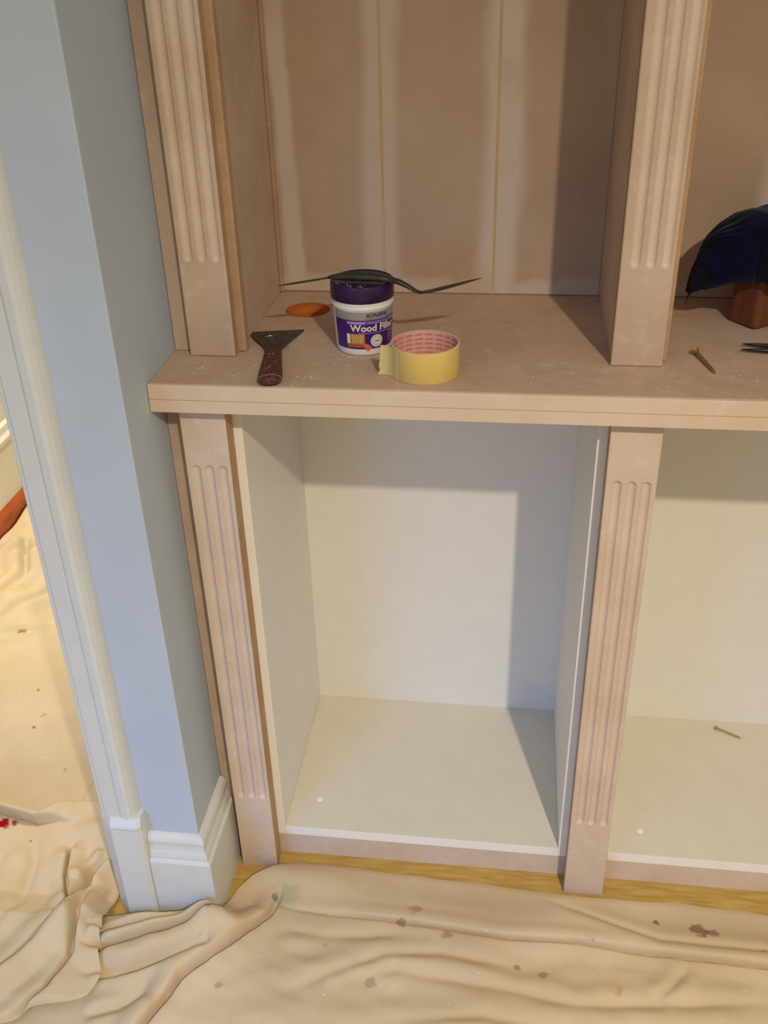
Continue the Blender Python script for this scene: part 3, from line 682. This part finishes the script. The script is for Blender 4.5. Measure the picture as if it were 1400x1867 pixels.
def crease(X, Y, P, cut, wc, hi, wh, side=0.0, fade=True):
    """a valley with a soft roll on both sides (side shifts the roll to one side)"""
    s, f = sdist(X, Y, P)
    if not fade: f = 1
    return f * (-cut * g(s, wc) + hi * (1 + side) * g(s - wh, wh) + hi * (1 - side) * g(s + wh, wh))
def ripple(X, Y, seed, n, k0, k1, ang, spread, amp):
    rs = np.random.RandomState(seed); h = np.zeros(X.shape)
    wx = 0.03 * np.sin(X * 7 + Y * 5 + seed) ; wy = 0.03 * np.sin(Y * 9 - X * 4 + seed)
    for _ in range(n):
        k = rs.uniform(k0, k1); a = ang + rs.normal() * spread
        h += amp / math.sqrt(n) * np.sin(k * ((X + wx) * math.cos(a) + (Y + wy) * math.sin(a)) + rs.uniform(0, 6.3)) * (k0 / k)
    return h
def slit(X, Y, P, cut, wc, hi, wh, side, close, fade=True):
    """a deep fold whose two rolled lips lean towards each other; returns rise and shift"""
    P_ = np.array(P); t = P_[-1] - P_[0]; t = t / np.hypot(*t); nx, ny = -t[1], t[0]
    s, f = sdist(X, Y, P)
    if not fade: f = 1
    h = f * (-cut * g(s, wc) + hi * (1 + side) * g(s - wh, wh) + hi * (1 - side) * g(s + wh, wh))
    d_ = f * close * (-(1 + side) * g(s - wh * 0.9, wh * 0.6) + (1 - side) * g(s + wh * 0.9, wh * 0.6))
    return h, d_ * nx, d_ * ny
def lip(X, Y, P, height, decay, shift, sharp=0.0010, pocket=0.004, side=1.0, fade=True):
    """cloth folded over itself: steep edge along P, the fold leans over its own foot; returns rise and sideways shift"""
    s, f = sdist(X, Y, P); s = s * side
    if not fade: f = 1
    up = 1 / (1 + np.exp(-np.clip((s - 0.001) / sharp, -40, 40)))
    b = f * up * np.exp(-np.maximum(s, 0) / decay)
    return height * b - f * pocket * g(s + 0.004, 0.005), shift * b
# front sheet
ex = np.array([-0.60, -0.262, -0.20, -0.17, -0.12, -0.086, -0.076, -0.066, -0.045, -0.015, 0.002, 0.022, 0.060, 0.094, 0.219, 0.36, 0.45, 0.54, 0.673, 0.80, 1.2])
ey = np.array([-0.19, -0.176, -0.170, -0.166, -0.160, -0.158, -0.125, -0.092, -0.066, -0.044, -0.036, -0.030, -0.026, -0.026, -0.031, -0.036, -0.0425, -0.0435, -0.040, -0.047, -0.05])
ey = np.where(ex > 0.05, ey, ey)
xs = np.concatenate([np.arange(-0.60, -0.28, 0.006), np.arange(-0.28, 0.85, 0.0028), np.arange(0.85, 1.15, 0.006)]); vs = np.linspace(0, 1, 260) ** 1.6
Xg, Vg = np.meshgrid(xs, vs); Eb = np.interp(Xg, ex, ey) + 0.0015 * np.sin(Xg * 60)
Yg = Eb + (-1.0 - Eb) * Vg
def front_h(X, Y):
    h = 0.006 + 0 * X; sx = 0 * X; sy = 0 * X
    h += 0.050 * np.exp(-((X + 0.088) / 0.040) ** 2 - ((Y + 0.168) / 0.028) ** 2) + 0.020 * np.exp(-((X + 0.19) / 0.08) ** 2 - ((Y + 0.180) / 0.022) ** 2)
    h += 0.022 * np.exp(-((X + 0.16) / 0.12) ** 2 - ((Y + 0.225) / 0.045) ** 2)
    h += 0.018 * np.exp(-((X - 0.03) / 0.10) ** 2 - ((Y + 0.06) / 0.035) ** 2)
    F1 = [(-0.2705, -0.245), (-0.2405, -0.2348), (-0.1574, -0.2050), (-0.118, -0.1881), (-0.0567, -0.1495)]
    F2 = [(-0.19, -0.43), (-0.1417, -0.3394), (-0.1096, -0.2679), (-0.0487, -0.2045), (-0.0018, -0.1389), (0.0108, -0.085)]
    F3 = [(0.0, -0.118), (0.0586, -0.122), (0.186, -0.1272), (0.3193, -0.1373), (0.3801, -0.1417), (0.4914, -0.1366), (0.5999, -0.1462), (0.779, -0.1513), (1.2, -0.16)]
    F4 = [(0.4324, -0.0504), (0.5366, -0.0918), (0.619, -0.1229), (0.7844, -0.1244), (1.1, -0.12)]
    a, b, c = slit(X, Y, F1, 0.036, 0.0055, 0.013, 0.014, 0.2, 0.0050); h += a; sx = sx + b; sy = sy + c
    h += crease(X, Y, [(-0.275, -0.215), (-0.225, -0.202), (-0.175, -0.187), (-0.125, -0.172)], 0.012, 0.0050, 0.007, 0.011)
    h += crease(X, Y, [(-0.27, -0.285), (-0.21, -0.272), (-0.15, -0.246), (-0.09, -0.214), (-0.05, -0.18)], 0.012, 0.0070, 0.008, 0.014, 0.3)
    h += crease(X, Y, [(-0.24, -0.34), (-0.19, -0.32), (-0.15, -0.29)], 0.008, 0.0080, 0.006, 0.016)
    h += crease(X, Y, [(-0.26, -0.268), (-0.19, -0.262), (-0.13, -0.235)], 0.008, 0.008, 0.006, 0.014)
    a, b, c = slit(X, Y, F2, 0.024, 0.0050, 0.013, 0.016, 0.45, 0.0060); h += a; sx = sx + b; sy = sy + c
    a, b, c = slit(X, Y, F3, 0.015, 0.0042, 0.0055, 0.012, 0.30, 0.0045, False); q = np.clip((X - 0.0) / 0.25, 0, 1); h += q * (a + 0.011 * g(sdist(X, Y, F3)[0] - 0.030, 0.034)); sx = sx + q * b; sy = sy + q * c
    h += crease(X, Y, F4, 0.004, 0.006, 0.003, 0.014, -0.4)
    h += crease(X, Y, [(0.10, -0.262), (0.2139, -0.2143), (0.3653, -0.2253), (0.487, -0.243), (0.6072, -0.2299), (0.80, -0.2036)], 0.004, 0.008, 0.006, 0.018, 0.3)
    h += crease(X, Y, [(0.045, -0.2692), (0.1139, -0.2298), (0.1942, -0.1928), (0.2788, -0.1789), (0.40, -0.19)], 0.004, 0.008, 0.005, 0.018, 0.3)
    h += crease(X, Y, [(0.20, -0.30), (0.35, -0.275), (0.5, -0.29), (0.62, -0.27), (0.8, -0.255)], 0.004, 0.008, 0.006, 0.018, -0.3)
    h += crease(X, Y, [(0.66, -0.16), (0.63, -0.20), (0.60, -0.225)], 0.004, 0.007, 0.004, 0.014)
    h += crease(X, Y, [(0.02, -0.16), (0.10, -0.165), (0.22, -0.155)], 0.003, 0.008, 0.003, 0.016)
    fr = np.clip((-0.10 - Y) / 0.08, 0, 1)
    h += fr * (0.004 + ripple(X, Y, 3, 7, 40, 110, 1.75, 0.35, 0.0032)) + fr * ripple(X, Y, 8, 5, 90, 190, 1.9, 0.5, 0.0009)
    e = np.clip((np.interp(X, ex, ey) - Y) / 0.010, 0, 1)
    k = np.clip((0.05 - X) / 0.08, 0, 1) * 0.4 + 0.6
    return np.maximum(h, 0.0015 + 0.001 * e) * (k + (1 - k) * np.sqrt(e)), sx, sy
Zg, Sx, Sy = front_h(Xg, Yg)
# the sheet dips to the floor where the hall sheet lies on top of it
def grid(name, X, Y, Z, mat, loc):
    nv, nu = X.shape; V = np.stack([X, Y, Z], -1).reshape(-1, 3); idx = np.arange(nu * nv).reshape(nv, nu)
    F = np.stack([idx[:-1, :-1], idx[1:, :-1], idx[1:, 1:], idx[:-1, 1:]], -1).reshape(-1, 4)
    o = mesh(name, V, F.tolist(), mat, None, True, loc=loc)
    m = o.modifiers.new('thickness', 'SOLIDIFY'); m.thickness = 0.0012; m.offset = -1
    return o
tag(grid('dust_sheet', Xg + Sx, Yg + Sy, Zg, SHEET_A, (0.3, -0.4, 0)), 'stained calico dust sheet spread on the floor before the cabinets', 'dust sheet', 'calico dust sheets')
# hall sheet, running out through the doorway over the first one
ys = np.concatenate([np.arange(1.62, 0.30, -0.008), np.arange(0.30, -0.52, -0.0030)])
us = np.linspace(0, 1, 300)
yk = np.array([-0.52, -0.40, -0.345, -0.3145, -0.286, -0.2508, -0.1835, -0.147, -0.13, -0.05, 0.02, 0.08, 0.4, 1.7])
xk = np.array([-0.75, -0.42, -0.300, -0.237, -0.226, -0.2425, -0.2600, -0.264, -0.263, -0.262, -0.262, -0.256, -0.25, -0.25])
Yh, Ug = np.meshgrid(ys, us, indexing='ij'); Xr = np.interp(Yh, yk, xk); Xl = -0.978
Xh = Xl + (Xr - Xl) * (1 - (1 - Ug) ** 1.35)
def hall_h(X, Y, Xr):
    h = 0.007 + 0 * X; sx = 0 * X; sy = 0 * X
    a, b, c = slit(X, Y, [(-0.47, -0.42), (-0.3881, -0.2981), (-0.3577, -0.2475), (-0.3345, -0.1951), (-0.3192, -0.1407), (-0.3125, -0.0843)], 0.034, 0.0065, 0.022, 0.019, -0.3, 0.0075)
    h += a; sx = sx + b; sy = sy + c
    h += crease(X, Y, [(-0.44, -0.40), (-0.372, -0.300), (-0.338, -0.240), (-0.312, -0.18), (-0.300, -0.13)], 0.010, 0.0070, 0.008, 0.013)
    a, b, c = slit(X, Y, [(-0.3784, -0.0361), (-0.3720, -0.0661), (-0.3627, -0.101), (-0.3421, -0.1432), (-0.330, -0.170)], 0.028, 0.0060, 0.016, 0.014, 0.2, 0.0060)
    h += a; sx = sx + b; sy = sy + c
    a, b, c = slit(X, Y, [(-0.40, -0.43), (-0.3324, -0.3603), (-0.3006, -0.3158), (-0.2856, -0.2584), (-0.2988, -0.1913), (-0.300, -0.12)], 0.022, 0.0070, 0.015, 0.017, -0.2, 0.0060)
    h += a; sx = sx + b; sy = sy + c
    h += crease(X, Y, [(-0.30, -0.06), (-0.318, -0.09), (-0.322, -0.12)], 0.018, 0.007, 0.013, 0.014)
    h += crease(X, Y, [(-0.275, -0.11), (-0.272, -0.17), (-0.270, -0.25)], 0.006, 0.005, 0.004, 0.010)
    # big rumple across the doorway: high lip at the back, deep pocket in front of it
    a, b = lip(X, Y, [(-1.10, 0.095), (-0.70, 0.050), (-0.5482, 0.037), (-0.4887, 0.0254), (-0.442, 0.0148), (-0.405, 0.008), (-0.375, 0.012)], 0.046, 0.050, 0.032, 0.0030, 0.010)
    h += a; sy = sy - b
    a, b = lip(X, Y, [(-0.47, 0.030), (-0.42, 0.046), (-0.370, 0.052), (-0.33, 0.046), (-0.26, 0.020)], 0.022, 0.045, 0.012, 0.0020, 0.003, -1.0)
    h += a; sy = sy + b
    h += 0.020 * np.exp(-((X + 0.345) / 0.045) ** 2 - ((Y + 0.012) / 0.030) ** 2) + 0.022 * np.exp(-((X + 0.300) / 0.030) ** 2 - ((Y + 0.05) / 0.05) ** 2)
    h += crease(X, Y, [(-0.46, -0.02), (-0.43, -0.08), (-0.42, -0.16), (-0.45, -0.24)], 0.006, 0.010, 0.005, 0.022)
    h += crease(X, Y, [(-0.50, -0.05), (-0.49, -0.12), (-0.52, -0.2)], 0.005, 0.010, 0.004, 0.022)
    h += crease(X, Y, [(-0.98, 0.62), (-0.8583, 0.6743), (-0.84, 0.78), (-0.9219, 0.9747)], 0.016, 0.010, 0.015, 0.026)
    h += crease(X, Y, [(-0.95, 0.48), (-0.8171, 0.5891), (-0.7722, 0.6707), (-0.70, 0.76)], 0.014, 0.009, 0.014, 0.024)
    h += crease(X, Y, [(-0.98, 0.80), (-0.90, 0.86), (-0.78, 0.92), (-0.60, 0.95)], 0.018, 0.012, 0.017, 0.030)
    h += crease(X, Y, [(-0.80, 0.53), (-0.7395, 0.5539), (-0.6922, 0.5377)], 0.010, 0.010, 0.008, 0.020)
    h += np.clip((Y - 0.35) / 0.3, 0, 1) * (0.004 + ripple(X, Y, 14, 6, 25, 60, 0.6, 0.5, 0.0085)) + ripple(X, Y, 5, 5, 35, 90, 0.5, 0.6, 0.0014)
    over = np.clip((-0.14 - Y) / 0.05, 0, 1)
    e = np.clip((Xr - X) / 0.010, 0, 1)
    h = np.maximum(h, 0.002) * (0.4 + 0.6 * np.sqrt(e))
    under = front_h(X, np.minimum(Y, np.interp(X, ex, ey)))[0]
    return h + over * (0.009 + np.maximum(under, 0)), sx, sy
Zh, Sx, Sy = hall_h(Xh, Yh, Xr)
tag(grid('dust_sheet', Xh + Sx, Yh + Sy, Zh, SHEET_B, (-0.6, 0.3, 0)), 'rumpled calico dust sheet running out of the hall through the doorway', 'dust sheet', 'calico dust sheets')
